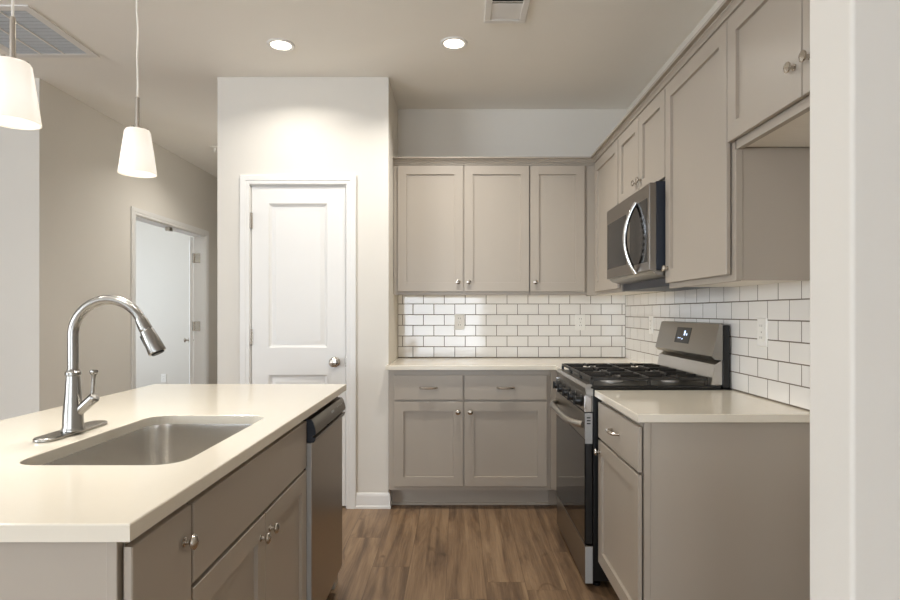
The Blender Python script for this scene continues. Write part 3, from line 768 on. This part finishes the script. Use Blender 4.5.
# ------------------------------------------------------------------ electrical outlets
def outlet(M, u, v, label):
    t = thing('electrical_outlet', label, 'outlet', M(u, 0.011, v), 'outlets on the kitchen tiles')
    t['group'] = 'electrical outlets'
    pl = G().rects(M, u - 0.036, u + 0.036, v - 0.058, v + 0.058, [(0, 0.0106), (0, 0.0135), (0.003, 0.0165)]).build('cover_plate', PLAST, t)
    for s in (-1, 1):
        so = G().rects(M, u - 0.017, u + 0.017, v + s * 0.024 - 0.015, v + s * 0.024 + 0.015, [(0, 0.0160), (0, 0.0180), (0.002, 0.0188)]).build('socket', PLAST, pl)
        for q_ in (-1, 1):
            G().rects(M, u + q_ * 0.007 - 0.0012, u + q_ * 0.007 + 0.0012, v + s * 0.024 - 0.002, v + s * 0.024 + 0.007, [(0, 0.0184), (0, 0.0190)]).build('slot', DARK, so)
    o = M(u, 0.0164, v); ax = Vector(M(u, 1, v)) - Vector(M(u, 0, v))
    G().lathe(o, ax, [(0, 0.003), (0.001, 0.003), (0.0012, 0)], 10).build('screw', NICKEL, pl)
    return t
outlet(Mb, 0.018, 1.176, 'white outlet on the back wall tiles, nearer the pantry wall')
outlet(Mb, 0.906, 1.172, 'white outlet on the back wall tiles, nearer the corner')
outlet(Mr, 3.73, 1.165, 'white outlet on the right wall tiles, just beyond the range backguard')
outlet(Mr, 2.372, 1.165, 'white outlet on the right wall tiles, above the small countertop')
outlet(lambda u, wv, v: (u, 8.1105 - wv, v), -4.06, 0.335, 'small white outlet on the far wall seen through the open doorway')

# ------------------------------------------------------------------ pendants
def pendant(x, y, zb, wob, label):
    t = thing('pendant_light', label, 'lamp', (x, y, zb), 'glass pendants over the island')
    H_ = 0.137; r0, r1 = 0.0540, 0.0358
    g = G()
    outer_p = [(0.0, r0), (H_ * 0.5, (r0 + r1) / 2), (H_ - 0.008, r1 + 0.0008), (H_ - 0.002, r1 - 0.003), (H_, r1 - 0.010), (H_, 0.012)]
    inner_p = [(H_ - 0.004, 0.012), (H_ - 0.004, r1 - 0.011), (H_ - 0.008, r1 - 0.004), (H_ * 0.5, (r0 + r1) / 2 - 0.003), (0.0, r0 - 0.003)]
    prof = outer_p + inner_p
    seg_ = 40
    R = [[g.bm.verts.new((x + r * math.cos(k * 2 * math.pi / seg_), y + r * math.sin(k * 2 * math.pi / seg_), zb + d)) for k in range(seg_)] for d, r in prof]
    n = len(R)
    for k in range(n):
        a, b = R[k], R[(k + 1) % n]
        for i in range(seg_): g.face([a[i], a[(i + 1) % seg_], b[(i + 1) % seg_], b[i]], True)
    shd = g.build('lamp_shade', SHADE, t)
    G().lathe((x, y, zb + 0.004), (0, 0, 1), [(0, r0 - 0.0035), (0.002, r0 - 0.0038), (0.0021, 0)], 40).build('diffuser', DIFF, t)
    bl = G().lathe((x, y, zb + 0.130), (0, 0, -1), [(0, 0.012), (0.02, 0.012), (0.04, 0.020), (0.055, 0.022), (0.07, 0.016), (0.076, 0.0)], 20).build('bulb', LENS, t)
    st = G().lathe((x, y, zb + H_ + 0.0002), (0, 0, 1), [(0, 0.020), (0.003, 0.020), (0.004, 0.0085), (0.006, 0.0065), (0.098, 0.0058), (0.100, 0.003)], 20).build('stem', NICKEL, t)
    for k in range(3):
        a = k * 2.094 + 0.5
        G().lathe((x + 0.026 * math.cos(a), y + 0.026 * math.sin(a), zb + H_ + 0.0002), (0, 0, 1), [(0, 0.004), (0.004, 0.004), (0.005, 0)], 10).build('thumb_screw', NICKEL, t)
    pts = []
    for k in range(20):
        z = zb + H_ + 0.099 + (CH - 0.022 - zb - H_ - 0.099) * k / 19
        s = math.sin(math.pi * k / 19)
        pts.append((x + wob * s * (math.sin(k * 1.7) + 0.6 * math.sin(k * 0.9)), y + wob * s * math.cos(k * 1.3), z))
    G().tube(pts, 0.0028, 8).build('cord', CORD, t)
    G().lathe((x, y, CH - 0.0005), (0, 0, -1), [(0, 0.06), (0.012, 0.058), (0.020, 0.045), (0.022, 0.008)], 28).build('canopy', NICKEL, t)
    down_light((x, y, zb - 0.004), 1.6, 'pendant_bulb_light', 0.09).data.specular_factor = 0.2
    return t
pendant(-0.995, 1.310, 1.670, 0.0016, 'lit frosted glass pendant over the near end of the island, cut by the frame edge')
pendant(-0.983, 1.800, 1.671, 0.0022, 'lit frosted glass pendant over the far half of the island, fully in view')

# ------------------------------------------------------------------ ceiling fittings
def can(x, y, label, power=7):
    t = thing('recessed_light', label, 'light', (x, y, CH), 'recessed ceiling lights')
    seg_ = 36; g = G()
    prof = [(0.0005, 0.076), (0.006, 0.075), (0.009, 0.068), (0.006, 0.056), (0.0005, 0.055)]
    R = [[g.bm.verts.new((x + r * math.cos(k * 2 * math.pi / seg_), y + r * math.sin(k * 2 * math.pi / seg_), CH - d)) for k in range(seg_)] for d, r in prof]
    for k in range(len(R)):
        a, b = R[k], R[(k + 1) % len(R)]
        for i in range(seg_): g.face([a[i], a[(i + 1) % seg_], b[(i + 1) % seg_], b[i]], True)
    g.build('trim_ring', TRIM, t)
    G().lathe((x, y, CH - 0.001), (0, 0, -1), [(0, 0.0548), (0.003, 0.0548), (0.0035, 0)], 36).build('lens', LENS, t)
    down_light((x, y, CH - 0.012), power)
    return t
can(-0.984, 3.27, 'lit recessed ceiling light in front of the pantry wall, left of the pair', 5.5)
can(-0.017, 3.25, 'lit recessed ceiling light above the kitchen aisle, right of the pair', 11)

# unseen fill lights, added as ceiling fittings to brighten counters and room
for x, y, pw, lb in ((-0.35, 1.35, 4, 'added recessed fill light out of view above the aisle, over the near end of the island'), (-0.017, -2.4, 9, 'added recessed fill light behind the camera, in line with the aisle'),
                 (-2.1, -2.4, 9, 'added recessed fill light behind the camera, on the dining side'), (-2.1, 1.35, 7, 'added recessed fill light out of view left of the island, on the dining side')):
    can(x, y, lb, pw)
can(-1.9, 5.0, 'added recessed fill light in the hall, hidden by the pantry wall', 7)  # unseen extra lamp, added to lift the hall wall brightness

# large return air grille
x0, x1, y0, y1 = -2.580, -2.088, 2.845, 3.420
t = thing('return_air_grille', 'large white ceiling return air grille with grey louvres at top left', 'vent', ((x0 + x1) / 2, (y0 + y1) / 2, CH))
g = G(); f = 0.045
for a in ((x0, x1, y0, y0 + f), (x0, x1, y1 - f, y1), (x0, x0 + f, y0 + f, y1 - f), (x1 - f, x1, y0 + f, y1 - f)):
    g.box(*a, CH - 0.008, CH - 0.0005, 0.002)
g.build('frame', TRIM, t)
G().box(x0 + f, x1 - f, y0 + f, y1 - f, CH - 0.002, CH - 0.0006).build('filter', DARK, t)  # backing sheet painted dark to stand for shade in the louvre gaps
wi = (x1 - x0 - 2 * f)
for k in (1, 2):
    xx = x0 + f + wi * k / 3
    G().box(xx - 0.005, xx + 0.005, y0 + f, y1 - f, CH - 0.009, CH - 0.0021).build('mullion', TRIM, t)
nl = 13
for k in range(nl):
    yy = y0 + f + (y1 - y0 - 2 * f) * (k + 0.5) / nl
    G().prism([(yy - 0.015, CH - 0.0023), (yy - 0.015, CH - 0.0031), (yy + 0.013, CH - 0.0062), (yy + 0.013, CH - 0.0054)], 'x', x0 + f, x1 - f).build('louvre', DUCT, t)
# small supply register
x0, x1, y0, y1 = 0.138, 0.350, 2.66, 3.012
t = thing('ceiling_register', 'small white ceiling air register above the kitchen aisle', 'vent', ((x0 + x1) / 2, (y0 + y1) / 2, CH))
g = G(); f = 0.032
for a in ((x0, x1, y0, y0 + f), (x0, x1, y1 - f, y1), (x0, x0 + f, y0 + f, y1 - f), (x1 - f, x1, y0 + f, y1 - f)):
    g.box(*a, CH - 0.010, CH - 0.0005, 0.002)
g.build('frame', TRIM, t)
G().box(x0 + f, x1 - f, y0 + f, y1 - f, CH - 0.003, CH - 0.0006).build('duct_opening', DARK, t)
for k in range(11):
    yy = y0 + f + (y1 - y0 - 2 * f) * (k + 0.5) / 11
    s = 1 if k >= 5 else -1
    G().prism([(yy - s * 0.009, CH - 0.0033), (yy - s * 0.009, CH - 0.0043), (yy + s * 0.009, CH - 0.0085), (yy + s * 0.009, CH - 0.0075)], 'x', x0 + f, x1 - f).build('louvre', TRIM, t)
# sprinkler head
t = thing('sprinkler_head', 'small white ceiling sprinkler head in the hall beside the pantry wall', 'sprinkler', (-2.19, 5.29, CH))
G().lathe((-2.19, 5.29, CH - 0.0005), (0, 0, -1), [(0, 0.04), (0.006, 0.038), (0.012, 0.02), (0.013, 0.0)], 20).build('escutcheon', PLAST, t)
G().lathe((-2.19, 5.29, CH - 0.0135), (0, 0, -1), [(0, 0.012), (0.025, 0.010), (0.030, 0.022), (0.034, 0.022), (0.035, 0)], 16).build('deflector', PLAST, t)
